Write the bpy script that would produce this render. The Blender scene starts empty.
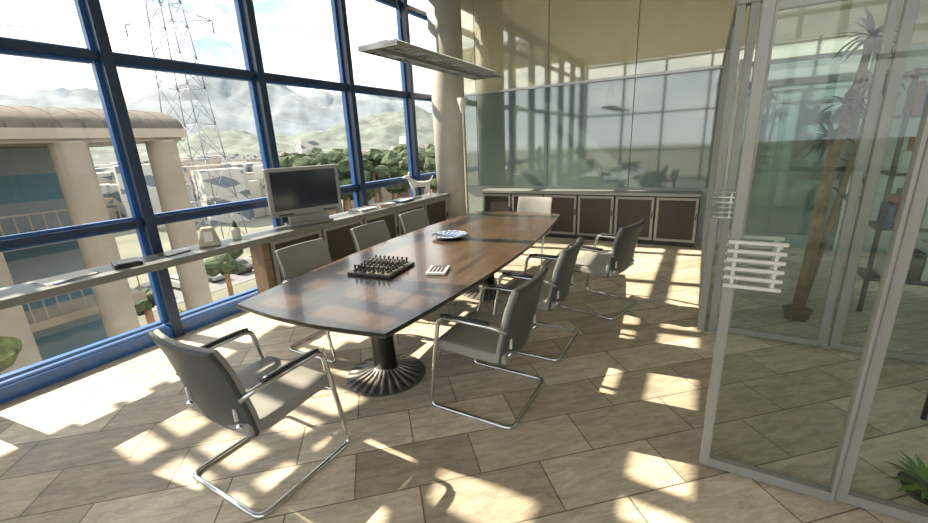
import bpy, bmesh, math, random
from mathutils import Vector, Matrix, noise
random.seed(7)
scene = bpy.context.scene
scene.view_settings.view_transform = 'Standard'
scene.view_settings.look = 'None'
scene.view_settings.exposure = 0.66
scene.view_settings.gamma = 1.12

# ------------------------------------------------------------------ materials
def nt(name):
    m = bpy.data.materials.new(name); m.use_nodes = True
    n = m.node_tree.nodes; l = m.node_tree.links
    return m, n, l, n['Principled BSDF'], n['Material Output']

def mat(name, col, rough=.5, metal=0, var=.10, scale=6, bump=0, coat=0, emit=0):
    m, n, l, p, o = nt(name)
    tc = n.new('ShaderNodeTexCoord'); nz = n.new('ShaderNodeTexNoise')
    nz.inputs['Scale'].default_value = scale; nz.inputs['Detail'].default_value = 5
    l.new(tc.outputs['Object'], nz.inputs['Vector'])
    r = n.new('ShaderNodeValToRGB')
    r.color_ramp.elements[0].position = .3; r.color_ramp.elements[1].position = .7
    r.color_ramp.elements[0].color = tuple(c*(1-var) for c in col)+(1,)
    r.color_ramp.elements[1].color = tuple(min(1, c*(1+var)) for c in col)+(1,)
    l.new(nz.outputs['Fac'], r.inputs['Fac']); l.new(r.outputs['Color'], p.inputs['Base Color'])
    p.inputs['Roughness'].default_value = rough; p.inputs['Metallic'].default_value = metal
    p.inputs['Coat Weight'].default_value = coat; p.inputs['Coat Roughness'].default_value = .05
    if emit:
        p.inputs['Emission Color'].default_value = tuple(col)+(1,)
        p.inputs['Emission Strength'].default_value = emit
    if bump:
        b = n.new('ShaderNodeBump'); b.inputs['Strength'].default_value = bump
        n2 = n.new('ShaderNodeTexNoise'); n2.inputs['Scale'].default_value = scale*8
        l.new(tc.outputs['Object'], n2.inputs['Vector'])
        l.new(n2.outputs['Fac'], b.inputs['Height']); l.new(b.outputs['Normal'], p.inputs['Normal'])
    return m

def glass(name, tint, base=.05, edge=.75):
    m, n, l, p, o = nt(name)
    n.remove(p)
    t = n.new('ShaderNodeBsdfTransparent'); t.inputs['Color'].default_value = tuple(tint)+(1,)
    g = n.new('ShaderNodeBsdfGlossy'); g.inputs['Roughness'].default_value = .0
    lw = n.new('ShaderNodeLayerWeight'); lw.inputs['Blend'].default_value = .5
    pw = n.new('ShaderNodeMath'); pw.operation = 'POWER'; pw.inputs[1].default_value = 4
    ml = n.new('ShaderNodeMath'); ml.operation = 'MULTIPLY_ADD'
    ml.inputs[1].default_value = edge; ml.inputs[2].default_value = base
    mx = n.new('ShaderNodeMixShader')
    l.new(lw.outputs['Facing'], pw.inputs[0]); l.new(pw.outputs[0], ml.inputs[0])
    l.new(ml.outputs[0], mx.inputs[0]); l.new(t.outputs[0], mx.inputs[1]); l.new(g.outputs[0], mx.inputs[2])
    l.new(mx.outputs[0], o.inputs['Surface'])
    return m

def mirror_panel(name, col, refl, rough=.02, gcol=(.9, .95, .93)):
    m, n, l, p, o = nt(name)
    n.remove(p)
    tc = n.new('ShaderNodeTexCoord'); nz = n.new('ShaderNodeTexNoise'); nz.inputs['Scale'].default_value = .6
    l.new(tc.outputs['Object'], nz.inputs['Vector'])
    r = n.new('ShaderNodeValToRGB')
    r.color_ramp.elements[0].position = .35; r.color_ramp.elements[1].position = .65
    r.color_ramp.elements[0].color = tuple(c*.85 for c in col)+(1,)
    r.color_ramp.elements[1].color = tuple(c*1.12 for c in col)+(1,)
    l.new(nz.outputs['Fac'], r.inputs['Fac'])
    d = n.new('ShaderNodeBsdfDiffuse'); l.new(r.outputs['Color'], d.inputs['Color'])
    g = n.new('ShaderNodeBsdfGlossy'); g.inputs['Roughness'].default_value = rough
    g.inputs['Color'].default_value = gcol+(1,)
    mx = n.new('ShaderNodeMixShader'); mx.inputs[0].default_value = refl
    l.new(d.outputs[0], mx.inputs[1]); l.new(g.outputs[0], mx.inputs[2]); l.new(mx.outputs[0], o.inputs['Surface'])
    return m

def floor_mat():
    m, n, l, p, o = nt('stone_tile')
    tc = n.new('ShaderNodeTexCoord'); mp = n.new('ShaderNodeMapping')
    mp.inputs['Rotation'].default_value = (0, 0, math.radians(-42))
    l.new(tc.outputs['Object'], mp.inputs['Vector'])
    b = n.new('ShaderNodeTexBrick')
    b.inputs['Scale'].default_value = 1; b.inputs['Brick Width'].default_value = .62
    b.inputs['Row Height'].default_value = .31; b.inputs['Mortar Size'].default_value = .004
    b.inputs['Mortar Smooth'].default_value = .1
    b.inputs['Color1'].default_value = (.42, .345, .265, 1); b.inputs['Color2'].default_value = (.74, .635, .495, 1)
    b.inputs['Mortar'].default_value = (.17, .14, .105, 1)
    b.offset = .5
    l.new(mp.outputs[0], b.inputs['Vector'])
    mp2 = n.new('ShaderNodeMapping'); mp2.inputs['Scale'].default_value = (1.4, 5.5, 1)
    l.new(mp.outputs[0], mp2.inputs['Vector'])
    nz = n.new('ShaderNodeTexNoise'); nz.inputs['Scale'].default_value = 3.6; nz.inputs['Detail'].default_value = 14
    nz.inputs['Roughness'].default_value = .80; nz.inputs['Distortion'].default_value = .5
    l.new(mp2.outputs[0], nz.inputs['Vector'])
    r = n.new('ShaderNodeValToRGB')
    r.color_ramp.elements[0].position = .34; r.color_ramp.elements[1].position = .64
    r.color_ramp.elements[0].color = (.52, .51, .50, 1); r.color_ramp.elements[1].color = (1.2, 1.18, 1.13, 1)
    l.new(nz.outputs['Fac'], r.inputs['Fac'])
    mx = n.new('ShaderNodeMix'); mx.data_type = 'RGBA'; mx.blend_type = 'MULTIPLY'
    mx.inputs['Factor'].default_value = 1
    l.new(b.outputs['Color'], mx.inputs['A']); l.new(r.outputs['Color'], mx.inputs['B'])
    l.new(mx.outputs['Result'], p.inputs['Base Color'])
    p.inputs['Roughness'].default_value = .48
    bp = n.new('ShaderNodeBump'); bp.inputs['Strength'].default_value = .35; bp.inputs['Distance'].default_value = .01
    l.new(nz.outputs['Fac'], bp.inputs['Height']); l.new(bp.outputs['Normal'], p.inputs['Normal'])
    return m

def wood_mat(name, c1, c2, rough=.2, scale=1.5, coat=.4):
    m, n, l, p, o = nt(name)
    tc = n.new('ShaderNodeTexCoord'); mp = n.new('ShaderNodeMapping')
    mp.inputs['Scale'].default_value = (16, 1.0, 16)
    l.new(tc.outputs['Object'], mp.inputs['Vector'])
    nz = n.new('ShaderNodeTexNoise'); nz.inputs['Scale'].default_value = scale; nz.inputs['Detail'].default_value = 10
    nz.inputs['Distortion'].default_value = 1.0; nz.inputs['Roughness'].default_value = .65
    l.new(mp.outputs[0], nz.inputs['Vector'])
    r = n.new('ShaderNodeValToRGB')
    r.color_ramp.elements[0].position = .35; r.color_ramp.elements[1].position = .66
    r.color_ramp.elements[0].color = c1+(1,); r.color_ramp.elements[1].color = c2+(1,)
    l.new(nz.outputs['Fac'], r.inputs['Fac']); l.new(r.outputs['Color'], p.inputs['Base Color'])
    p.inputs['Roughness'].default_value = rough; p.inputs['Coat Weight'].default_value = coat
    p.inputs['Coat Roughness'].default_value = .06
    return m

def rattan_mat():
    m, n, l, p, o = nt('woven_brown')
    tc = n.new('ShaderNodeTexCoord'); b = n.new('ShaderNodeTexChecker'); b.inputs['Scale'].default_value = 70
    b.inputs['Color1'].default_value = (.018, .012, .008, 1); b.inputs['Color2'].default_value = (.052, .036, .025, 1)
    l.new(tc.outputs['Object'], b.inputs['Vector']); l.new(b.outputs['Color'], p.inputs['Base Color'])
    p.inputs['Roughness'].default_value = .6
    return m

def window_grid_mat(name, wall, win, sc=1.0, rz=30):
    m, n, l, p, o = nt(name)
    tc = n.new('ShaderNodeTexCoord'); mp = n.new('ShaderNodeMapping')
    mp.inputs['Rotation'].default_value = (math.radians(90), 0, math.radians(rz))
    l.new(tc.outputs['Object'], mp.inputs['Vector'])
    b = n.new('ShaderNodeTexBrick'); b.offset = 0; b.inputs['Scale'].default_value = sc
    b.inputs['Brick Width'].default_value = 2.2; b.inputs['Row Height'].default_value = 3
    b.inputs['Mortar Size'].default_value = .6
    b.inputs['Color1'].default_value = win+(1,); b.inputs['Color2'].default_value = tuple(c*1.5 for c in win)+(1,)
    b.inputs['Mortar'].default_value = wall+(1,)
    l.new(mp.outputs[0], b.inputs['Vector']); l.new(b.outputs['Color'], p.inputs['Base Color'])
    p.inputs['Roughness'].default_value = .6
    return m

M = {}
M['floor'] = floor_mat()
M['ceil'] = mat('ceiling_cream', (.76, .72, .59), .35, var=.03)
M['wall'] = mat('wall_plaster', (.74, .70, .62), .7, var=.04)
M['navy'] = mat('blue_frame_dark', (.008, .025, .070), .35, var=.1)
M['blue'] = mat('blue_frame_bright', (.018, .10, .33), .3, var=.1)
M['alu'] = mat('brushed_aluminium', (.44, .45, .44), .32, .7, var=.06)
M['alulight'] = mat('painted_aluminium', (.28, .275, .255), .4, .3, var=.05)
M['chrome'] = mat('chrome', (.60, .61, .63), .08, 1, var=.02)
M['leather'] = mat('grey_leather', (.235, .225, .21), .5, var=.08, bump=.12)
M['leatherback'] = mat('grey_leather_back', (.038, .042, .045), .55, var=.08, bump=.1)
M['black'] = mat('black_plastic', (.009, .009, .010), .3)
M['blackrub'] = mat('black_armpad', (.012, .013, .018), .22)
M['table'] = wood_mat('table_wood', (.026, .015, .009), (.092, .050, .027), .25, coat=.18)
M['tabedge'] = mat('table_edge', (.014, .011, .009), .35)
M['post'] = wood_mat('light_wood', (.10, .06, .035), (.20, .13, .08), .5, coat=.0)
M['darkmetal'] = mat('dark_metal', (.07, .065, .06), .35, .85)
M['basemetal'] = mat('cast_metal', (.18, .165, .15), .4, .8)
M['ledge'] = mat('ledge_laminate', (.17, .17, .16), .36, .1, var=.06)
M['rattan'] = rattan_mat()
M['white'] = mat('white_lacquer', (.64, .63, .59), .4, var=.03)
M['plasticgrey'] = mat('silver_plastic', (.27, .27, .26), .35, .2, var=.02)
M['screen'] = mat('dark_screen', (.012, .018, .026), .12)
M['column'] = mat('column_concrete', (.38, .36, .325), .6, var=.14, scale=3)
M['glass'] = glass('window_glass', (.97, .99, 1.0), .03, .5)
M['glassg'] = glass('door_glass', (.86, .93, .90), .04, .5)
M['glassd'] = glass('tinted_glass', (.76, .86, .825), .05, .55)
M['board'] = mirror_panel('teal_glass_board', (.125, .180, .162), .18, .045, (.85, .9, .86))
M['upper'] = mirror_panel('cream_gloss_panel', (.42, .395, .255), .28, .03, (.95, .93, .8))
M['paper'] = mat('paper', (.76, .75, .71), .8, var=.04)
M['bluepaper'] = mat('blue_print', (.07, .13, .32), .4, var=.5, scale=30)
M['red'] = mat('red_print', (.42, .07, .05), .5, var=.3)
M['beige'] = mat('beige_plastic', (.44, .39, .30), .4)
M['leaf'] = mat('leaf_green', (.020, .046, .018), .4, var=.5, scale=10)
M['leafy'] = mat('leaf_yellow', (.11, .20, .035), .5, var=.5, scale=10)
M['bark'] = mat('bark', (.28, .14, .065), .8, var=.4, scale=14, bump=.5)
M['pot'] = mat('terracotta', (.17, .10, .06), .6)
M['teal'] = mat('pale_teal_wall', (.34, .40, .37), .4, var=.1, scale=1)
# exterior (sunlit, so lower albedo)
M['stucco'] = mat('cream_stucco', (.34, .28, .215), .8, var=.12, scale=1)
M['bwhite'] = mat('building_white', (.46, .45, .42), .8, var=.1, scale=.2)
M['roof'] = mat('copper_roof', (.075, .055, .042), .9, var=.3, scale=2)
M['tealglass'] = window_grid_mat('teal_facade', (.17, .20, .215), (.04, .10, .135), 1.3, 90)
M['facade'] = window_grid_mat('white_facade', (.42, .40, .37), (.08, .10, .12), .9)
M['facade2'] = window_grid_mat('ochre_facade', (.34, .27, .21), (.08, .10, .12), 1.1)
M['tree'] = mat('tree_green', (.040, .060, .022), .95, var=.8, scale=1.6, bump=.6)
M['gtree'] = mat('olive_tree_green', (.09, .105, .03), .95, var=.7, scale=5, bump=.6)
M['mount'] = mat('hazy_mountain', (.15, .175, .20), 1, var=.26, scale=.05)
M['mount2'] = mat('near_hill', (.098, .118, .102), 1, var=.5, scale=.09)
M['ground'] = mat('ground_green', (.115, .115, .085), .95, var=.5, scale=.05)
M['asphalt'] = mat('asphalt', (.15, .15, .155), .9, var=.1, scale=.5)
M['steel'] = mat('galvanised_steel', (.20, .20, .22), .5, .3)
M['emit'] = mat('lamp_diffuser', (1, .95, .85), .5, emit=1.2)

# ------------------------------------------------------------------ geometry helpers
def empty(name, loc=(0, 0, 0), rz=0):
    e = bpy.data.objects.new(name, None); e.location = loc; e.rotation_euler = (0, 0, rz)
    e.empty_display_size = .1
    scene.collection.objects.link(e); return e

def finish(name, bm, mats, parent=None, loc=(0, 0, 0), rz=0):
    bmesh.ops.recalc_face_normals(bm, faces=bm.faces)
    me = bpy.data.meshes.new(name); bm.to_mesh(me); bm.free()
    if not isinstance(mats, (list, tuple)): mats = [mats]
    for m in mats: me.materials.append(M[m])
    o = bpy.data.objects.new(name, me); scene.collection.objects.link(o)
    o.location = loc; o.rotation_euler = (0, 0, rz)
    if parent: o.parent = parent
    return o

def NB(): return bmesh.new()

def bbox(bm, c, s, rot=None, bev=0, mi=0, seg=2):
    mtx = Matrix.Translation(c) @ (rot.to_4x4() if rot else Matrix()) @ Matrix.Diagonal((s[0], s[1], s[2], 1))
    r = bmesh.ops.create_cube(bm, size=1, matrix=mtx)
    vs = r['verts']
    for f in {f for v in vs for f in v.link_faces}: f.material_index = mi
    if bev:
        bmesh.ops.bevel(bm, geom=list({e for v in vs for e in v.link_edges}), offset=bev, segments=seg, profile=.5, affect='EDGES')

def ring(c, n, b, r, k, rb=None):
    rb = rb or r
    return [c + n*(r*math.cos(2*math.pi*i/k)) + b*(rb*math.sin(2*math.pi*i/k)) for i in range(k)]

def sweep(bm, pts, r, k=10, mi=0, rb=None, radii=None, cap=True):
    pts = [Vector(p) for p in pts]
    ts = []
    for i in range(len(pts)):
        a = pts[max(0, i-1)]; b = pts[min(len(pts)-1, i+1)]
        ts.append((b-a).normalized())
    up = Vector((0, 0, 1)) if abs(ts[0].z) < .9 else Vector((1, 0, 0))
    n = ts[0].cross(up).normalized()
    prev = None; first = None
    for i, p in enumerate(pts):
        n = (n - ts[i]*n.dot(ts[i])).normalized(); b = ts[i].cross(n)
        rr = radii[i] if radii else r
        vs = [bm.verts.new(q) for q in ring(p, n, b, rr, k, rb)]
        if prev:
            for j in range(k):
                f = bm.faces.new((prev[j], prev[(j+1) % k], vs[(j+1) % k], vs[j])); f.smooth = True; f.material_index = mi
        else: first = vs
        prev = vs
    if cap:
        for v in (first, prev):
            f = bm.faces.new(v); f.material_index = mi

def fillet(pts, rad, n=6):
    pts = [Vector(p) for p in pts]; out = [pts[0]]
    for i in range(1, len(pts)-1):
        p = pts[i]; a = pts[i-1]-p; b = pts[i+1]-p
        ra = min(rad, a.length*.49, b.length*.49)
        A = p+a.normalized()*ra; C = p+b.normalized()*ra
        for j in range(n+1):
            t = j/n; out.append(A*(1-t)**2 + p*2*t*(1-t) + C*t*t)
    out.append(pts[-1]); return out

def cyl(bm, p1, p2, r, k=16, mi=0, r2=None):
    sweep(bm, [p1, p2], r, k, mi, radii=[r, r2 if r2 is not None else r])

def lathe(bm, prof, c=(0, 0, 0), k=24, mi=0, sy=1):
    c = Vector(c); prev = None
    for (r, z) in prof:
        vs = [bm.verts.new(c+Vector((r*math.cos(2*math.pi*i/k), sy*r*math.sin(2*math.pi*i/k), z))) for i in range(k)]
        if prev:
            for j in range(k):
                f = bm.faces.new((prev[j], prev[(j+1) % k], vs[(j+1) % k], vs[j])); f.smooth = True; f.material_index = mi
        else:
            f = bm.faces.new(vs); f.material_index = mi
        prev = vs
    f = bm.faces.new(prev); f.material_index = mi

def quad(bm, a, b, c, d, mi=0):
    f = bm.faces.new([bm.verts.new(Vector(p)) for p in (a, b, c, d)]); f.material_index = mi

def simple(name, c, s, m, parent=None, bev=0, rot=None):
    bm = NB(); bbox(bm, (0, 0, 0), s, rot, bev); return finish(name, bm, m, parent, c)

# ------------------------------------------------------------------ room shell
XW = -4.15; YB = 7.0; ZC = 4.15; YF = -3.0; XR = 4.0
simple('floor', ((XW-.1+XR)/2, (YF+YB+.2)/2, -.05), (XR-XW+.1, YB+.2-YF, .1), 'floor')
simple('ceiling', ((XW-.1+XR)/2, (YF+YB+.2)/2, ZC+.05), (XR-XW+.1, YB+.2-YF, .1), 'ceil')
simple('wall_back', ((XW+XR)/2, YB+.1, ZC/2), (XR-XW, .12, ZC), 'teal')
wr = empty('wall_right')
simple('wall_part', (XR+.06, (YF+3.7)/2, ZC/2), (.12, 3.7-YF, ZC), 'wall', wr)
simple('wall_head', (XR+.06, (3.7+YB)/2, 3.6), (.12, YB-3.7, 1.1), 'wall', wr)
simple('wall_sill', (XR+.06, (3.7+YB)/2, .35), (.12, YB-3.7, .7), 'wall', wr)

# curtain wall on the left
y0 = .37-1.305*2; step = 1.305
ZT = [1.07, 2.36, 3.6]
for k in range(7):
    w = empty('window_%d' % (k+1))
    ya = y0+k*step; yb = ya+step
    bm = NB()
    bbox(bm, (XW+.02, ya, ZC/2), (.16, .065, ZC), mi=0)
    bbox(bm, (XW+.103, ya, ZC/2), (.016, .078, ZC), mi=0)
    if k == 6:
        bbox(bm, (XW+.02, yb, ZC/2), (.16, .065, ZC), mi=0)
    ym = (ya+yb)/2; L = step-.075
    bbox(bm, (XW, ym, .055), (.16, L, .11), mi=1)
    bbox(bm, (XW, ym, ZC-.06), (.14, L, .12), mi=0)
    for z in ZT:
        bbox(bm, (XW, ym, z), (.12, L, .05), mi=0)
        bbox(bm, (XW+.064, ym, z), (.012, L, .058), mi=0)
    zs = [.11]+ZT+[ZC-.12]
    for a, b in zip(zs[:-1], zs[1:]):
        for yy in (ya+.047, yb-.047):
            bbox(bm, (XW-.01, yy, (a+b)/2), (.06, .030, b-a-.05), mi=1)
        bbox(bm, (XW-.01, ym, a+.037), (.06, L-.07, .026), mi=1)
        bbox(bm, (XW-.01, ym, b-.037), (.06, L-.07, .026), mi=1)
    finish('frame', bm, ['navy', 'blue'], w)
    bm = NB(); quad(bm, (XW-.02, ya+.04, .12), (XW-.02, yb-.04, .12), (XW-.02, yb-.04, ZC-.12), (XW-.02, ya+.04, ZC-.12))
    finish('glass_pane', bm, 'glass', w)

# glazed front facade behind the camera, glazing added to let in fill daylight
for k in range(6):
    w = empty('window_%d' % (k+8)); xa = XW+k*1.36; xb = xa+1.36
    bm = NB(); bbox(bm, (xa, YF, ZC/2), (.07, .16, ZC))
    if k == 5: bbox(bm, (xb, YF, ZC/2), (.07, .16, ZC))
    for z in [.06]+ZT+[ZC-.06]: bbox(bm, ((xa+xb)/2, YF, z), (1.29, .12, .06))
    finish('frame', bm, 'navy', w)
    bm = NB(); quad(bm, (xa+.04, YF, .1), (xb-.04, YF, .1), (xb-.04, YF, ZC-.1), (xa+.04, YF, ZC-.1)); finish('glass_pane', bm, 'glass', w)
# unseen windows added to brighten the glass office on the right
for k in range(2):
    w = empty('window_%d' % (k+14)); ya = 3.75+k*1.62; yb = ya+1.6
    bm = NB()
    for y in (ya+.03, yb-.03): bbox(bm, (XR+.05, y, 1.875), (.1, .06, 2.35))
    for z in (.73, 3.02): bbox(bm, (XR+.05, (ya+yb)/2, z), (.1, 1.48, .06))
    finish('frame', bm, 'alulight', w)
    bm = NB(); quad(bm, (XR+.05, ya+.05, .75), (XR+.05, yb-.05, .75), (XR+.05, yb-.05, 3), (XR+.05, ya+.05, 3)); finish('glass_pane', bm, 'glass', w)

# added out-of-view slab and slats, breaking up the floor sunlight (near end only)
lc = empty('unseen_sun_blocker')
bm = NB()
bbox(bm, (-6.2, -1.55, 4.45), (3.8, 3.1, .05))
yv = .16; i = 0
while yv < 1.5:
    bbox(bm, (-6.2, yv, 4.45), (3.8, .08+.05*(i % 2), .04), Matrix.Rotation(.03*((i % 3)-1), 3, 'Z')); yv += .30; i += 1
for i in range(6): bbox(bm, (-4.5-i*.67, .75, 4.40), (.13, 1.7, .04), Matrix.Rotation(.25*((i % 3)-1), 3, 'Z'))
finish('blocker_slats', bm, 'alulight', lc)

# back wall glazing
g = empty('glass_wall_panel')
xs = [-4.05, -3.67, -2.33, -1.0, .33, 1.66, 2.99, 3.95]
for i in range(4):
    a, b = xs[i], xs[i+1]
    simple('panel', ((a+b)/2, YB+.02, 1.615), (b-a-.012, .03, 1.60), 'board', g)
    simple('upper_panel', ((a+b)/2, YB+.02, 3.29), (b-a-.012, .03, 1.66), 'upper', g)
simple('rail', ((xs[0]+xs[4])/2, YB-.005, 2.437), (xs[4]-xs[0], .05, .035), 'alu', g)
g2 = empty('wall_cladding_panel')
for i in range(4, 7):
    a, b = xs[i], xs[i+1]
    simple('upper_panel', ((a+b)/2, YB+.02, 3.29), (b-a-.012, .03, 1.66), 'upper', g2)
    simple('mullion', (a, YB, 1.25), (.09, .07, 2.5), 'white', g2)
    simple('panel', ((a+b)/2+.03, YB+.02, 1.3), (b-a-.1, .03, 2.2), 'board' if i != 5 else 'teal', g2)

# round column
bm = NB(); lathe(bm, [(.27, 0), (.27, ZC)], k=40); finish('round_column', bm, 'column', None, (-3.77, 6.2, 0))

# ------------------------------------------------------------------ cabinets
def door_front(bm, along, c, w, h, face):
    z0, z1 = .07, .07+h
    def bx(u, z, su, sz, d, th, mi):
        if along == 'x': bbox(bm, (u, face-d, z), (su, th, sz), mi=mi)
        else: bbox(bm, (face+d, u, z), (th, su, sz), mi=mi)
    t = .035
    bx(c-w/2+t/2, (z0+z1)/2, t, h, .01, .025, 0); bx(c+w/2-t/2, (z0+z1)/2, t, h, .01, .025, 0)
    bx(c, z0+t/2, w-2*t, t, .01, .025, 0); bx(c, z1-t/2, w-2*t, t, .01, .025, 0)
    bx(c, (z0+z1)/2, w-2*t, h-2*t, 0, .012, 1)
    bx(c+w/2-t/2, .45, .014, .09, .032, .02, 2)

cab = empty('sideboard_cabinet')
bm = NB(); X0, X1 = -3.42, .02
bbox(bm, ((X0+X1)/2, 6.80, .75), (X1-X0, .38, .04), mi=0)
bbox(bm, ((X0+X1)/2, 6.80, .035), (X1-X0-.02, .34, .07), mi=2)
bbox(bm, ((X0+X1)/2, 6.82, .40), (X1-X0, .33, .66), mi=1)
n = 6; dw = (X1-X0)/n
for i in range(n): door_front(bm, 'x', X0+dw*(i+.5), dw-.03, .64, 6.64)
finish('body', bm, ['alulight', 'rattan', 'black'], cab)

led = empty('window_ledge')
bm = NB(); bbox(bm, (-3.84, 1.5, .77), (.38, 8.8, .06), bev=.006); finish('top', bm, 'ledge', led)
bm = NB()
for y in (-2.6, -.2,): bbox(bm, (-3.84, y, .37), (.34, .06, .74))
finish('support', bm, 'post', led)
cab2 = empty('low_cabinet')
bm = NB(); Y0, Y1 = 2.50, 5.88
bbox(bm, (-3.87, (Y0+Y1)/2, .40), (.30, Y1-Y0, .66), mi=1)
bbox(bm, (-3.87, (Y0+Y1)/2, .035), (.28, Y1-Y0, .07), mi=2)
n = 5; dw = (Y1-Y0)/n
for i in range(n): door_front(bm, 'y', Y0+dw*(i+.5), dw-.03, .66, -3.715)
finish('body', bm, ['alulight', 'rattan', 'black'], cab2)
bm = NB(); bbox(bm, (-3.80, Y0-.05, .37), (.20, .08, .738)); finish('end_panel', bm, 'post', cab2)

# ------------------------------------------------------------------ conference table
TZ = .72
tab = empty('conference_table', (-1.92, 3.1, 0), math.radians(3))
bm = NB(); Lh = 1.75; N = 30; out = []
def hw(y): return .56+.13*(1-(y/Lh)**2)
for i in range(N+1):
    y = -Lh+2*Lh*i/N; out.append((hw(y), y))
for i in range(1, 12):
    t = i/12; out.append((.56-1.12*t, Lh+.05*math.sin(math.pi*t)))
for i in range(N+1):
    y = Lh-2*Lh*i/N; out.append((-hw(y), y))
for i in range(1, 12):
    t = i/12; out.append((-.56+1.12*t, -Lh-.05*math.sin(math.pi*t)))
layers = [(.955, TZ-.042), (.99, TZ-.03), (1, TZ-.02), (1, TZ-.004), (.995, TZ)]
prev = None
for li, (s, z) in enumerate(layers):
    vs = [bm.verts.new((x*s, y*(1-(1-s)*.4), z)) for x, y in out]
    if prev:
        for j in range(len(vs)):
            f = bm.faces.new((prev[j], prev[(j+1) % len(vs)], vs[(j+1) % len(vs)], vs[j])); f.material_index = 1
    else:
        f = bm.faces.new(vs); f.material_index = 1
    prev = vs
f = bm.faces.new(prev); f.material_index = 0
finish('top', bm, ['table', 'tabedge'], tab)
for y in (-1.1, .75):
    bm = NB(); k = 96; prev = None
    prof = [(.285, .0, 0), (.285, .008, 0), (.26, .016, .006), (.20, .032, .010), (.13, .055, .012), (.085, .075, .004), (.08, .08, 0)]
    for r, z, a in prof:
        vs = []
        for i in range(k):
            th = 2*math.pi*i/k; rip = a*(1 if (i % 4) < 2 else -1)*.6
            vs.append(bm.verts.new((r*math.cos(th), r*math.sin(th), z+rip)))
        if prev:
            for j in range(k): bm.faces.new((prev[j], prev[(j+1) % k], vs[(j+1) % k], vs[j]))
        else: bm.faces.new(vs)
        prev = vs
    bm.faces.new(prev)
    finish('pedestal_foot', bm, 'basemetal', tab, (0, y, 0))
    bm = NB(); lathe(bm, [(.09, .07), (.09, .60), (.105, .62), (.105, .68)], k=32, sy=.8)
    finish('pedestal_column', bm, 'darkmetal', tab, (0, y, 0))
bm = NB(); bbox(bm, (0, -.17, .655), (.14, 2.9, .045)); finish('beam', bm, 'darkmetal', tab)

# ------------------------------------------------------------------ cantilever chair
def slab(bm, prof, width, th, curve=.0, nx=8, mi=0, taper=0):
    P = [Vector((0, y, z)) for y, z in prof]; rows = []
    for side in (1, -1):
        R = []
        for i, p in enumerate(P):
            t = (P[min(i+1, len(P)-1)]-P[max(i-1, 0)]).normalized()
            nrm = Vector((1, 0, 0)).cross(t) * side
            R.append([bm.verts.new(p+nrm*th/2+Vector(((j/nx-.5)*width*(1-taper*i/(len(P)-1)), curve*(2*j/nx-1)**2, 0))) for j in range(nx+1)])
        rows.append(R)
    A, B = rows; n = len(P)
    for i in range(n-1):
        for j in range(nx):
            for R in (A, B):
                f = bm.faces.new((R[i][j], R[i][j+1], R[i+1][j+1], R[i+1][j])); f.smooth = True; f.material_index = mi
        for j in (0, nx):
            f = bm.faces.new((A[i][j], A[i+1][j], B[i+1][j], B[i][j])); f.material_index = mi
    for i in (0, n-1):
        for j in range(nx):
            f = bm.faces.new((A[i][j], A[i][j+1], B[i][j+1], B[i][j])); f.material_index = mi

def make_chair(loc, rz):
    c = empty('cantilever_chair', loc, rz)
    w = .285
    def side(s):
        return [(s*w*.86, -.245, .585), (s*w, -.19, .625), (s*w, .17, .632), (s*w, .27, .012)]
    pts = side(1)+[(w, -.29, .012), (-w, -.29, .012)]+side(-1)[::-1]
    path = fillet(pts, .055, 7)
    bm = NB(); sweep(bm, path, .0135, 12)
    cyl(bm, (-w, .209, .385), (w, .209, .385), .010, 10)
    for s in (1, -1):
        sweep(bm, fillet([(s*w, .209, .385), (s*.2, .20, .375), (s*.2, -.18, .365), (s*.2, -.255, .45)], .04, 4), .009, 8)
    finish('frame', bm, 'chrome', c)
    bm = NB()
    for s in (1, -1):
        sweep(bm, [(s*w, -.16, .645), (s*w, -.12, .648), (s*w, .10, .650), (s*w, .15, .642)], .014, 12, rb=.010, radii=[.012, .018, .018, .010])
    finish('arm_pads', bm, 'blackrub', c)
    bm = NB()
    slab(bm, [(-.24, .425), (-.15, .412), (0, .415), (.12, .425), (.20, .425), (.235, .405)], .50, .065, 0)
    o = finish('seat', bm, 'leather', c)
    md = o.modifiers.new('bev', 'BEVEL'); md.width = .016; md.segments = 3; md.limit_method = 'ANGLE'; md.angle_limit = math.radians(50)
    bm = NB()
    slab(bm, [(-.215, .40), (-.228, .50), (-.25, .60), (-.272, .70), (-.30, .785), (-.325, .845)], .50, .030, .03, taper=.04)
    o = finish('backrest', bm, 'leather', c)
    md = o.modifiers.new('bev', 'BEVEL'); md.width = .010; md.segments = 3; md.limit_method = 'ANGLE'; md.angle_limit = math.radians(50)
    bm = NB()
    slab(bm, [(-.232, .385), (-.249, .50), (-.271, .60), (-.293, .70), (-.321, .785), (-.345, .842)], .505, .022, .03, taper=.04)
    o = finish('back_shell', bm, 'leatherback', c)
    md = o.modifiers.new('bev', 'BEVEL'); md.width = .006; md.segments = 2; md.limit_method = 'ANGLE'; md.angle_limit = math.radians(50)
    bm = NB()
    for s in (1, -1):
        bbox(bm, (s*.19, -.266+.03*.58, .50), (.012, .012, .06))
    finish('back_slots', bm, 'white', c)
    return c
proto = make_chair((-1.86, 1.07, 0), math.radians(0))
def dup(loc, deg):
    e = bpy.data.objects.new('cantilever_chair', None); scene.collection.objects.link(e)
    e.location = loc; e.rotation_euler = (0, 0, math.radians(deg))
    for ch in proto.children:
        n = ch.copy(); scene.collection.objects.link(n); n.parent = e
dup((-1.09, 2.12, 0), 90)
dup((-1.08, 2.97, 0), 90)
dup((-.78, 3.94, 0), 76)
dup((-2.58, 2.22, 0), -90)
dup((-2.62, 3.10, 0), -90)
dup((-2.66, 3.90, 0), -90)
dup((-1.95, 5.08, 0), 180)

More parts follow.
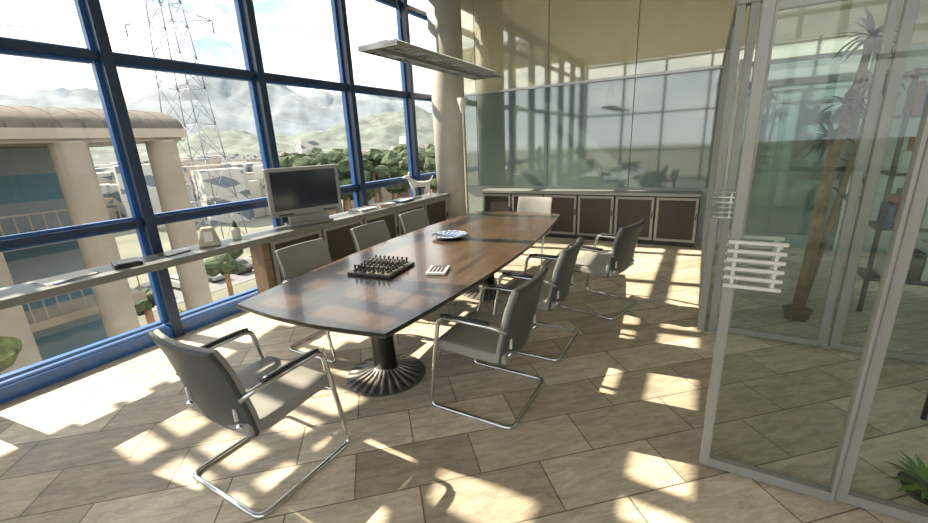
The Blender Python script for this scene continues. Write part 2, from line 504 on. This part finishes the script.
# ------------------------------------------------------------------ things on the table
ch = empty('chess_set', (-2.0, 2.22, TZ), math.radians(8))
bm = NB(); S = .36
bbox(bm, (0, 0, .012), (S, S, .022), bev=.004)
cell = .31/8
for i in range(8):
    for j in range(8):
        if (i+j) % 2: bbox(bm, ((i-3.5)*cell, (j-3.5)*cell, .0245), (cell*.98, cell*.98, .003), mi=1)
finish('board', bm, ['black', 'beige'], ch)
for nm, rows, m in (('dark_pieces', (0, 1, 2, 3), 'black'), ('light_pieces', (4, 5, 6, 7), 'darkmetal')):
    bm = NB()
    for j in rows:
        for i in range(8):
            h = .036 if j in (1, 6, 2, 5) else .046
            lathe(bm, [(.014, .026), (.014, .031), (.008, .038), (.007, .026+h*.6), (.011, .026+h*.7), (.009, .026+h*.9), (.002, .026+h)],
                  ((i-3.5)*cell, (j-3.5)*cell, 0), k=10)
    finish(nm, bm, m, ch)

ca = empty('calculator', (-1.58, 2.34, TZ), math.radians(20))
bm = NB(); bbox(bm, (0, 0, .011), (.14, .18, .02), bev=.005); finish('case', bm, 'white', ca)
bm = NB(); bbox(bm, (0, .058, .0225), (.105, .035, .003))
for i in range(4):
    for j in range(5): bbox(bm, ((i-1.5)*.027, -.068+j*.021, .024), (.017, .012, .006), bev=.002)
finish('keys', bm, 'black', ca)

pl = empty('decorative_bowl', (-2.08, 3.32, TZ))
bm = NB(); lathe(bm, [(.06, 0), (.07, .004), (.13, .018), (.175, .034), (.17, .034), (.12, .02), (.05, .010)], k=40)
finish('dish', bm, 'bluepaper', pl)
bm = NB()
for i in range(16):
    th = i*math.pi/8
    for r in (.09, .12, .15):
        p = Vector((r*math.cos(th+r*9), r*math.sin(th+r*9), .014+(r-.09)*.28+.004))
        bbox(bm, p, (.020, r*.13, .004), Matrix.Rotation(th+r*9, 3, 'Z'))
finish('pattern', bm, 'paper', pl)

# ------------------------------------------------------------------ things on the ledge
LZ = .80
tv = empty('television', (-3.84, 3.14, LZ), math.radians(90-17))
bm = NB(); W, H = .82, .52
bbox(bm, (0, 0, .37), (W, .055, H), bev=.012)
bbox(bm, (0, .05, .37), (W*.7, .07, H*.7), bev=.02)
bbox(bm, (0, -.005, .065), (.46, .05, .09), bev=.01)
bbox(bm, (0, 0, .014), (.50, .20, .028), bev=.010)
finish('housing', bm, 'plasticgrey', tv)
bm = NB(); bbox(bm, (0, -.029, .385), (W-.09, .006, H-.11)); finish('screen', bm, 'screen', tv)
bm = NB(); 
for s in (1, -1): bbox(bm, (s*.25, -.0285, .135), (.16, .005, .018))
finish('speaker_grille', bm, 'darkmetal', tv)

def sheets(name, loc, deg, items):
    e = empty(name, loc, math.radians(deg)); z = 0
    for i, (dx, dy, w, h, t, a, m) in enumerate(items):
        bm = NB(); bbox(bm, (dx, dy, z+t/2), (w, h, t), Matrix.Rotation(math.radians(a), 3, 'Z')); finish('sheet_%d' % i, bm, m, e); z += t
sheets('paper_stack', (-3.86, 1.0, LZ), 8, [(0, 0, .22, .30, .006, 0, 'paper'), (.01, .0, .2, .28, .004, 12, 'bluepaper'), (0, 0, .21, .29, .002, -6, 'paper')])
sheets('black_folder', (-3.83, 1.36, LZ), -14, [(0, 0, .20, .17, .03, 0, 'black'), (0, 0, .17, .14, .006, 0, 'darkmetal')])
sheets('magazine_stack', (-3.84, 4.02, LZ), 4, [(0, 0, .24, .32, .014, 0, 'paper'), (0, 0, .22, .3, .01, 8, 'bluepaper'), (0, 0, .22, .3, .012, -5, 'paper')])
sheets('magazine_stack', (-3.84, 4.42, LZ), -9, [(0, 0, .22, .3, .02, 0, 'paper'), (0, 0, .22, .3, .01, 6, 'red'), (0, 0, .2, .28, .01, -5, 'paper')])
sheets('magazine_stack', (-3.84, 4.85, LZ), 3, [(0, 0, .22, .3, .03, 0, 'bluepaper'), (0, 0, .22, .3, .01, 6, 'paper')])
sheets('notebook', (-3.86, 1.72, LZ), 12, [(0, 0, .12, .2, .010, 0, 'black')])

ph = empty('desk_telephone', (-3.86, 2.02, LZ), math.radians(60))
bm = NB()
vs = [(-.09, -.08, 0), (.09, -.08, 0), (.09, .08, 0), (-.09, .08, 0), (-.05, -.03, .17), (.05, -.03, .17), (.05, .05, .17), (-.05, .05, .17)]
V = [bm.verts.new(v) for v in vs]
for f in ((0, 1, 2, 3), (4, 5, 6, 7), (0, 1, 5, 4), (1, 2, 6, 5), (2, 3, 7, 6), (3, 0, 4, 7)): bm.faces.new([V[i] for i in f])
bmesh.ops.bevel(bm, geom=list(bm.edges), offset=.02, segments=3, profile=.5, affect='EDGES')
finish('body', bm, 'beige', ph)
bm = NB(); bbox(bm, (0, -.062, .09), (.07, .008, .09), Matrix.Rotation(math.radians(-16), 3, 'X'), bev=.003); finish('keypad', bm, 'paper', ph)
bt = empty('glue_bottle', (-3.86, 2.28, LZ))
bm = NB(); lathe(bm, [(.036, 0), (.038, .01), (.038, .09), (.03, .11), (.018, .12)], k=20); finish('body', bm, 'white', bt)
bm = NB(); lathe(bm, [(.02, .12), (.02, .14), (.010, .17), (.005, .185)], k=16); finish('cap', bm, 'black', bt)

# dog figurine (skin)
dg = empty('dog_figurine', (-3.84, 5.36, LZ), math.radians(-135)); dg.scale = (1.1, 1.1, 1.1)
me = bpy.data.meshes.new('body')
J = [(-.10, 0, .19), (0, 0, .185), (.11, 0, .20), (.155, 0, .26), (.175, 0, .30), (.22, 0, .30), (.255, 0, .285),
     (.115, .035, .12), (.10, .038, .06), (.11, .038, .008), (.115, -.035, .12), (.10, -.038, .06), (.11, -.038, .008),
     (-.095, .035, .12), (-.125, .038, .07), (-.11, .038, .008), (-.095, -.035, .12), (-.125, -.038, .07), (-.11, -.038, .008),
     (-.15, 0, .24), (-.18, 0, .30)]
E = [(0, 1), (1, 2), (2, 3), (3, 4), (4, 5), (5, 6), (2, 7), (7, 8), (8, 9), (2, 10), (10, 11), (11, 12), (0, 13), (13, 14), (14, 15), (0, 16), (16, 17), (17, 18), (0, 19), (19, 20)]
RR = [.042, .045, .05, .03, .036, .022, .015, .022, .014, .015, .022, .014, .015, .026, .015, .015, .026, .015, .015, .010, .006]
me.from_pydata([Vector(j) for j in J], E, []); me.update()
o = bpy.data.objects.new('body', me); scene.collection.objects.link(o); o.parent = dg; me.materials.append(M['white'])
md = o.modifiers.new('skin', 'SKIN')
for i, v in enumerate(me.skin_vertices[0].data): v.radius = (RR[i], RR[i]); v.use_root = (i == 1)
o.modifiers.new('sub', 'SUBSURF').levels = 2; o.modifiers['sub'].render_levels = 2
bm = NB()
for s in (1, -1):
    sweep(bm, [(.165, s*.02, .325), (.16, s*.028, .35), (.15, s*.03, .372)], .01, 8, radii=[.014, .010, .003])
    cyl(bm, (.195, s*.024, .312), (.199, s*.031, .313), .006, 8, 1)
cyl(bm, (.262, 0, .29), (.272, 0, .289), .009, 10, 1)
finish('ears_eyes_nose', bm, ['white', 'black'], dg)

# ------------------------------------------------------------------ floor lamp
fl = empty('floor_lamp', (-3.36, 5.95, 0))
bm = NB(); lathe(bm, [(.13, 0), (.13, .015), (.02, .03), (.012, .05), (.012, 2.05), (.02, 2.06)], k=24); finish('stand', bm, 'white', fl)
bm = NB(); lathe(bm, [(.018, 2.03), (.035, 2.08), (.06, 2.18), (.085, 2.27), (.08, 2.27), (.03, 2.10)], k=24); finish('shade', bm, 'white', fl)

# ------------------------------------------------------------------ pendant light
pn = empty('pendant_light', (-1.92, 3.13, 2.21), math.radians(2))
bm = NB(); L = 1.72; W = .30
for s in (1, -1):
    bbox(bm, (s*W/2, 0, .012), (.010, L, .028)); bbox(bm, (s*.05, 0, .014), (.008, L, .030))
for i in range(25):
    y = -L/2+L*i/24
    for s in (1, -1): bbox(bm, (s*(W/4+.025), y, .010), (W/2-.05, .012, .020))
bbox(bm, (0, 0, .036), (.09, L-.1, .034), bev=.008)
for i in range(6):
    y = -L/2+L*(i+.5)/6
    for s in (1, -1): bbox(bm, (s*(W/4+.025), y, .028), (W/2-.08, L/6-.09, .004))
for y in (-L/2, L/2): bbox(bm, (0, y, .014), (W+.015, .012, .034))
finish('louvre_body', bm, 'alu', pn)
bm = NB()
for s in (1, -1): cyl(bm, (s*.10, -.80, .040), (s*.10, .80, .040), .008, 10)
finish('tubes', bm, 'emit', pn)
bm = NB()
for y in (-.70, .70):
    for s in (1, -1): cyl(bm, (s*.14, y, .02), (0, y, .5), .002, 6)
    cyl(bm, (0, y, .5), (0, y, ZC-2.21), .002, 6)
finish('suspension_wires', bm, 'steel', pn)

# ------------------------------------------------------------------ glass doors / partition on the right
def leaf(name, xa, xb, y, ztop=2.42, handle=None, t=.045, tr=None, gm='glassg'):
    d = empty(name); tr = tr or t
    bm = NB()
    bbox(bm, (xa+t/2, y, ztop/2+.01), (t, .05, ztop-.02), bev=.004); bbox(bm, (xb-tr/2, y, ztop/2+.01), (tr, .05, ztop-.02), bev=.004)
    bbox(bm, ((xa+xb+t-tr)/2, y, .04), (xb-xa-t-tr, .04, .045)); bbox(bm, ((xa+xb+t-tr)/2, y, ztop-.035), (xb-xa-t-tr, .045, .06))
    finish('frame', bm, 'alulight', d)
    bm = NB(); quad(bm, (xa+t, y, .07), (xb-tr, y, .07), (xb-tr, y, ztop-.06), (xa+t, y, ztop-.06)); finish('glass_pane', bm, gm, d)
    if handle:
        bm = NB()
        for s in (-1, 1):
            for i in range(6):
                z = .97+i*.038
                bbox(bm, (handle, y+s*.055, z), (.20, .016, .015), bev=.003)
            for dx in (-.07, .07): bbox(bm, (handle+dx, y+s*.038, 1.065), (.012, .03, .20))
        finish('handle', bm, 'white', d)
    return d
leaf('door_1', .13, .645, 2.03, handle=.225, t=.042, tr=.016)
leaf('glass_partition', .65, 1.75, 2.05, 2.42, t=.04, gm='glassd')
leaf('glass_partition', 1.76, 2.9, 2.05, 2.42, gm='glassd')
leaf('door_2', .28, .93, 3.72, 2.42, t=.05, gm='glassd')
leaf('glass_partition', .95, 2.3, 3.72, 2.42, t=.06, gm='glassd')
leaf('glass_partition', 2.32, 3.9, 3.72, 2.42, t=.06, gm='glassd')
hd = empty('trim_1')
bm = NB(); bbox(bm, (2.05, 3.72, 2.46), (3.9, .09, .08)); bbox(bm, (.12, 5.25, 2.46), (.07, 3.0, .08))
finish('header', bm, 'alulight', hd)
sp = empty('glass_partition')
bm = NB()
for y in (3.72, 4.35, 5.5, 6.55): bbox(bm, (.12, y, 1.21), (.05, .06, 2.42))
bbox(bm, (.20, 3.72, 1.21), (.05, .06, 2.42))
bbox(bm, (.12, 5.13, .04), (.04, 2.85, .07))
finish('frame', bm, 'alulight', sp)
bm = NB(); quad(bm, (.12, 3.75, .07), (.12, 6.55, .07), (.12, 6.55, 2.42), (.12, 3.75, 2.42)); finish('glass_pane', bm, 'glassd', sp)
bm = NB()
for i in range(6): bbox(bm, (.16, 3.66, .97+i*.038), (.14, .014, .012))
for dx in (-.05, .05): bbox(bm, (.16+dx, 3.675, 1.065), (.012, .03, .2))
finish('handle', bm, 'chrome', sp)

# dracaena inside glass office
def blade(bm, base, d, L, w, droop, mi=0, n=6):
    d = Vector(d).normalized(); side = d.cross(Vector((0, 0, 1)))
    side = side.normalized() if side.length > .05 else Vector((1, 0, 0))
    p = Vector(base); prev = None
    for i in range(n+1):
        t = i/n; ww = w*math.sin(math.pi*min(.98, .15+.85*t))
        a = bm.verts.new(p+side*ww/2); b = bm.verts.new(p-side*ww/2)
        if prev:
            f = bm.faces.new((prev[0], prev[1], b, a)); f.smooth = True; f.material_index = mi
        prev = (a, b); d = (d+Vector((0, 0, -droop/n))).normalized(); p = p+d*L/n
dr = empty('dracaena_plant', (.84, 4.28, 0))
bm = NB(); lathe(bm, [(.08, 0), (.10, .08), (.11, .09), (.09, .09), (.08, .07)], k=24); finish('pot', bm, 'pot', dr)
bm = NB()
sweep(bm, [(0, 0, .06), (.02, 0, .7), (.03, .01, 1.3), (.08, 0, 1.75), (.12, 0, 2.2)], .05, 12, radii=[.045, .041, .037, .032, .022])
sweep(bm, [(.03, .05, .06), (.12, .06, .9), (.19, .08, 1.5), (.22, .1, 1.9)], .03, 10, radii=[.025, .022, .02, .015])
finish('trunk', bm, 'bark', dr)
bm = NB()
for (c, nn) in (((.12, 0, 2.2), 30), ((.22, .1, 1.9), 30), ((-.0, .0, 1.5), 26), ((.16, .08, 1.3), 22), ((.05, 0, 1.75), 26), ((.15, .03, 1.05), 10)):
    for i in range(nn):
        th = random.uniform(0, 6.28); el = random.uniform(-.3, 1.2)
        blade(bm, c, (math.cos(th)*math.cos(el), math.sin(th)*math.cos(el), math.sin(el)), random.uniform(.15, .30), .036, random.uniform(.8, 2.2))
finish('leaves', bm, 'leaf', dr)

yp = empty('potted_agave', (1.02, 2.27, 0))
bm = NB(); lathe(bm, [(.08, 0), (.09, .03), (.10, .04), (.09, .04), (.08, .035)], k=20); finish('pot', bm, 'darkmetal', yp)
bm = NB()
for i in range(26):
    th = i*2.4; el = random.uniform(.3, 1.1)
    blade(bm, (0, 0, .035), (math.cos(th)*math.cos(el), math.sin(th)*math.cos(el), math.sin(el)), random.uniform(.14, .19), .032, .9)
finish('leaves', bm, 'leafy', yp)

# glass console behind right panel
gt = empty('glass_console_table', (1.75, 2.75, 0))
bm = NB(); bbox(bm, (0, 0, 1.0), (1.1, .45, .015)); bbox(bm, (0, 0, .45), (1.04, .42, .012)); finish('shelves', bm, 'glassd', gt)
bm = NB()
for sx in (-.53, .53):
    for sy in (-.2, .2): cyl(bm, (sx, sy, 0), (sx, sy, 1.0), .014, 10)
for sy in (-.2, .2): cyl(bm, (-.53, sy, .95), (.53, sy, .05), .006, 6); cyl(bm, (-.53, sy, .99), (.53, sy, .99), .010, 6)
finish('legs', bm, 'black', gt)

# shelving in glass office
sh = empty('display_shelf', (2.10, 4.85, 0))
bm = NB()
for x in (-.75, 0, .75):
    for y in (-.17, .17): bbox(bm, (x, y, 1.0), (.03, .03, 2.0))
for z in (.3, .75, 1.2, 1.65, 1.98): bbox(bm, (0, 0, z), (1.53, .37, .02))
finish('frame', bm, 'darkmetal', sh)
bm = NB()
for z in (.31, .76, 1.21, 1.66):
    x = -.7
    while x < .62:
        w = random.uniform(.03, .09); h = random.uniform(.15, .32)
        if random.random() < .85 and abs(x+w/2) > .05: bbox(bm, (x+w/2, 0, z+h/2), (w*.9, .22, h), mi=random.randint(0, 4))
        x += w
finish('binders', bm, ['paper', 'red', 'bluepaper', 'beige', 'leaf'], sh)

# ------------------------------------------------------------------ exterior
GZ = -12.0
bm = NB(); bbox(bm, (0, 0, -.25), (1600, 1600, .5)); finish('ground', bm, 'ground', None, (-300, 200, GZ))
bm = NB()
bbox(bm, (-47, 16, .02), (9, 34, .04))
finish('parking_lot', bm, 'asphalt', None, (0, 0, GZ))

def car_mesh(bodymat):
    bm = NB()
    prof = [(-2.1, .35), (-2.15, .75), (-1.7, .92), (-1.2, .98), (-.7, 1.42), (.65, 1.45), (1.35, .98), (2.0, .88), (2.15, .6), (2.1, .35)]
    rows = []
    for s in (-1, 1):
        rows.append([bm.verts.new((x, s*(.85 if z < 1.1 else .68), z)) for x, z in prof])
    n = len(prof)
    for i in range(n):
        f = bm.faces.new((rows[0][i], rows[0][(i+1) % n], rows[1][(i+1) % n], rows[1][i]))
        f.material_index = 1 if i in (3, 5) else 0
    for r in rows: bm.faces.new(r)
    for s in (-1, 1):
        bbox(bm, (-.05, s*.76, 1.18), (1.5, .06, .26), mi=1)
        for x in (-1.3, 1.3): cyl(bm, (x, s*.70, .32), (x, s*.88, .32), .32, 16, 2)
    bmesh.ops.recalc_face_normals(bm, faces=bm.faces)
    me = bpy.data.meshes.new('car_body'); bm.to_mesh(me); bm.free()
    for m in (bodymat, 'screen', 'black'): me.materials.append(M[m])
    return me
cms = [car_mesh(m) for m in ('bwhite', 'plasticgrey', 'darkmetal')]
for i in range(10):
    o = bpy.data.objects.new('parked_car', cms[i % 3]); scene.collection.objects.link(o)
    o.location = (-47, 3.0+i*3.0, GZ+.04); o.rotation_euler = (0, 0, random.choice((0, math.pi))+random.uniform(-.05, .05))

# portico building with barrel roof
pb = empty('portico_building')
bm = NB()
for y in (-2.2, .14, 2.48, 4.78, 7.05):
    lathe(bm, [(.46, GZ), (.46, GZ+.4), (.41, GZ+.45), (.41, 2.0), (.46, 2.05), (.46, 2.1)], (-15, y, 0), k=28)
finish('columns', bm, 'stucco', pb)
bm = NB(); bbox(bm, (-17.6, .7, 2.30), (6.2, 13.8, .26)); bbox(bm, (-17.6, .7, 2.12), (5.9, 13.6, .10)); finish('cornice', bm, 'stucco', pb)
bm = NB(); N = 14; ra = []
for i in range(N+1):
    a = math.pi*i/N; ra.append((-17.6+3.05*math.cos(a), 2.43+.72*math.sin(a)))
A = [bm.verts.new((x, -6, z)) for x, z in ra]; B = [bm.verts.new((x, 7.6, z)) for x, z in ra]
for i in range(N): bm.faces.new((A[i], A[i+1], B[i+1], B[i])).smooth = True
bm.faces.new(A); bm.faces.new(B)
finish('barrel_roof', bm, 'roof', pb)
bm = NB()
yy = -5.9
while yy < 7.6:
    sweep(bm, [(x, yy, z+.005) for x, z in ra], .016, 4); yy += .5
finish('roof_seams', bm, 'roof', pb)
bm = NB(); bbox(bm, (-19.5, 0, (GZ+2.05)/2), (3, 12.2, 2.05-GZ)); finish('glazed_facade', bm, 'tealglass', pb)
bm = NB()
for z in (-9, -6, -3, -.6): bbox(bm, (-17.2, 0, z), (1.6, 12.2, .25))
for z in (-8.2, -5.2, -2.2, .2): bbox(bm, (-16.42, 0, z), (.04, 12.2, .05))
yy = -6
while yy < 6.1:
    for z in (-8.2, -5.2, -2.2, .2): bbox(bm, (-16.42, yy, z-.33), (.03, .03, .62))
    yy += .3
finish('balconies', bm, 'stucco', pb)

# city
bm = NB()
for i in range(380):
    ang = math.radians(random.uniform(-88, -14)); R = random.uniform(98, 265)
    x = math.sin(ang)*R; y = math.cos(ang)*R
    h = random.uniform(4, 10)+R*.014; w = random.uniform(5, 13); d = random.uniform(5, 12)
    if random.random() < .08: h *= 1.5; w *= .7
    bbox(bm, (x, y, h/2), (w, d, h), Matrix.Rotation(random.uniform(0, 1.5), 3, 'Z'), mi=random.choice((0, 0, 0, 1, 2)))
finish('distant_buildings', bm, ['facade', 'bwhite', 'facade2'], None, (0, 0, GZ))

def blob(bm, c, r, sub=2, mi=0):
    res = bmesh.ops.create_icosphere(bm, subdivisions=sub, radius=1)
    for v in res['verts']:
        p = v.co.copy(); k = 1+.4*noise.noise(p*2.6+Vector(c))+.35*noise.noise(p*7+Vector(c))
        v.co = Vector(c)+Vector((p.x*r*k, p.y*r*k, p.z*r*.8*k))
    for f in {f for v in res['verts'] for f in v.link_faces}: f.material_index = mi
def trees(name, pts, sub=2, leafm='tree', nb=6, spread=.3, rr=(.13, .24), tr=.25):
    bm = NB()
    for x, y, h in pts:
        cyl(bm, (x, y, 0), (x, y, h*.7), tr, 6, 1)
        for j in range(nb): blob(bm, (x+random.uniform(-spread, spread)*h, y+random.uniform(-spread, spread)*h, h*random.uniform(.6, .9)), h*random.uniform(*rr), sub)
    finish(name, bm, [leafm, 'bark'], None, (0, 0, GZ))
tp = []
for i in range(64):
    ang = math.radians(random.uniform(-52, -24)); R = random.uniform(60, 88)
    tp.append((math.sin(ang)*R, math.cos(ang)*R, random.uniform(11.5, 14.6)))
trees('tree_grove', tp, 2, nb=14, spread=.22, rr=(.05, .12))
tp = []
for i in range(20):
    tp.append((random.uniform(-39, -23), random.uniform(10, 40), random.uniform(4, 6)))
trees('street_trees', tp, 2, nb=10, spread=.22, rr=(.08, .18))
trees('garden_tree', [(-12.0, 1.0, 11.0)], 2, 'gtree', 44, .085, (.022, .05), .12)

# mountains
def mountains(name, R, hf, m, seed, a0=-125, a1=20, rough=.3, H=.85):
    bm = NB(); nA = 420; nR = 16; G = []
    for i in range(nA+1):
        a = math.radians(a0+(a1-a0)*i/nA); row = []
        Hh = hf(math.degrees(a))
        for j in range(nR+1):
            t = j/nR; rr = R*(1+.5*t)
            n1 = noise.fractal(Vector((a*7, t*2.5, seed)), H, 2.1, 8)
            z = Hh*(t**.8)*(1+rough*n1)
            row.append(bm.verts.new((math.sin(a)*rr, math.cos(a)*rr, GZ+z)))
        G.append(row)
    for i in range(nA):
        for j in range(nR):
            f = bm.faces.new((G[i][j], G[i+1][j], G[i+1][j+1], G[i][j+1])); f.smooth = True
    finish(name, bm, m)
def hfar(d): return 88+10*math.cos(math.radians((d+50)*5))+6*math.sin(math.radians(d*11))
def hnear(d): return 33+7*math.sin(math.radians(d*7))+4*math.sin(math.radians(d*17))
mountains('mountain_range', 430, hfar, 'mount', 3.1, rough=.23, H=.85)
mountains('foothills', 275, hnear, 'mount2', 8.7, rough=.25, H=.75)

# pylon
py = empty('electricity_pylon', (-66, 35.5, GZ), math.radians(30))
bm = NB(); H = 52; levels = [0, 7, 13, 18, 23, 27, 31, 34, 37, 40, 43, 46, 50]
def hwid(z): return 3.0*(1-z/H)+.4
for a, b in zip(levels[:-1], levels[1:]):
    ca_ = [(s*hwid(a), t*hwid(a), a) for s, t in ((1, 1), (-1, 1), (-1, -1), (1, -1))]
    cb = [(s*hwid(b), t*hwid(b), b) for s, t in ((1, 1), (-1, 1), (-1, -1), (1, -1))]
    for i in range(4):
        j = (i+1) % 4
        cyl(bm, ca_[i], cb[i], .08, 5); cyl(bm, ca_[i], cb[j], .045, 4); cyl(bm, ca_[j], cb[i], .045, 4); cyl(bm, cb[i], cb[j], .045, 4)
for z, w in ((31, 6), (37, 5), (43, 4)):
    for s in (1, -1):
        for t in (1, -1):
            cyl(bm, (s*hwid(z), t*hwid(z), z), (s*w, 0, z+.3), .055, 4); cyl(bm, (s*hwid(z+2), t*hwid(z+2), z+2), (s*w, 0, z+.3), .045, 4)
        cyl(bm, (s*w, 0, z+.3), (s*w, 0, z-1.2), .1, 6)
finish('lattice', bm, 'steel', py)
bm = NB()
for z, w in ((29.8, 6), (35.8, 5), (41.8, 4)):
    for s in (1, -1):
        for dr_ in (1, -1):
            pts = [(s*w, dr_*140*t, z-12*(4*t*(1-t))*.9+t*4) for t in [i/14 for i in range(15)]]
            sweep(bm, pts, .035, 4)
finish('power_lines', bm, 'steel', py)

# ------------------------------------------------------------------ lights
sun = bpy.data.lights.new('sun', 'SUN'); sun.energy = 9.5; sun.angle = math.radians(.5); sun.color = (1, .88, .66)
so = bpy.data.objects.new('sun', sun); scene.collection.objects.link(so)
so.rotation_euler = Vector((.97, .14, -.90)).to_track_quat('-Z', 'Y').to_euler(); so.location = (-30, 5, 25)

w = bpy.data.worlds.new('sky'); scene.world = w; w.use_nodes = True
n = w.node_tree.nodes; l = w.node_tree.links; bg = n['Background']
tc = n.new('ShaderNodeTexCoord'); mp = n.new('ShaderNodeMapping'); mp.inputs['Scale'].default_value = (1, 1, 3.2)
nz = n.new('ShaderNodeTexNoise'); nz.inputs['Scale'].default_value = 2.6; nz.inputs['Detail'].default_value = 8; nz.inputs['Roughness'].default_value = .6
r = n.new('ShaderNodeValToRGB'); r.color_ramp.elements[0].position = .42; r.color_ramp.elements[1].position = .60
r.color_ramp.elements[0].color = (.23, .32, .39, 1); r.color_ramp.elements[1].color = (1, .94, .85, 1)
l.new(tc.outputs['Generated'], mp.inputs['Vector']); l.new(mp.outputs[0], nz.inputs['Vector']); l.new(nz.outputs['Fac'], r.inputs['Fac'])
sx = n.new('ShaderNodeSeparateXYZ'); l.new(tc.outputs['Generated'], sx.inputs[0])
mr = n.new('ShaderNodeMapRange'); mr.inputs['From Min'].default_value = .02; mr.inputs['From Max'].default_value = .20
mr.inputs['To Min'].default_value = .85; mr.inputs['To Max'].default_value = 0
l.new(sx.outputs['Z'], mr.inputs['Value'])
hz = n.new('ShaderNodeMix'); hz.data_type = 'RGBA'; hz.inputs['B'].default_value = (.70, .69, .66, 1)
l.new(mr.outputs[0], hz.inputs['Factor']); l.new(r.outputs['Color'], hz.inputs['A'])
l.new(hz.outputs['Result'], bg.inputs['Color']); bg.inputs['Strength'].default_value = 2.25

# ------------------------------------------------------------------ camera
psi = math.radians(30.2); p = math.radians(16.1); rl = math.radians(2.6)
R = Vector((math.cos(psi), math.sin(psi), 0)); Fh = Vector((-math.sin(psi), math.cos(psi), 0)); Z = Vector((0, 0, 1))
F = Fh*math.cos(p)-Z*math.sin(p); U = Fh*math.sin(p)+Z*math.cos(p)
xc = R*math.cos(rl)-U*math.sin(rl); yc = R*math.sin(rl)+U*math.cos(rl)
mw = Matrix((xc, yc, -F)).transposed().to_4x4(); mw.translation = Vector((0, 0, 1.6))
cam = bpy.data.cameras.new('camera'); co = bpy.data.objects.new('camera', cam); scene.collection.objects.link(co)
co.matrix_world = mw; cam.sensor_width = 36; cam.lens = 36*410/928; cam.clip_end = 3000; cam.clip_start = .02
scene.camera = co
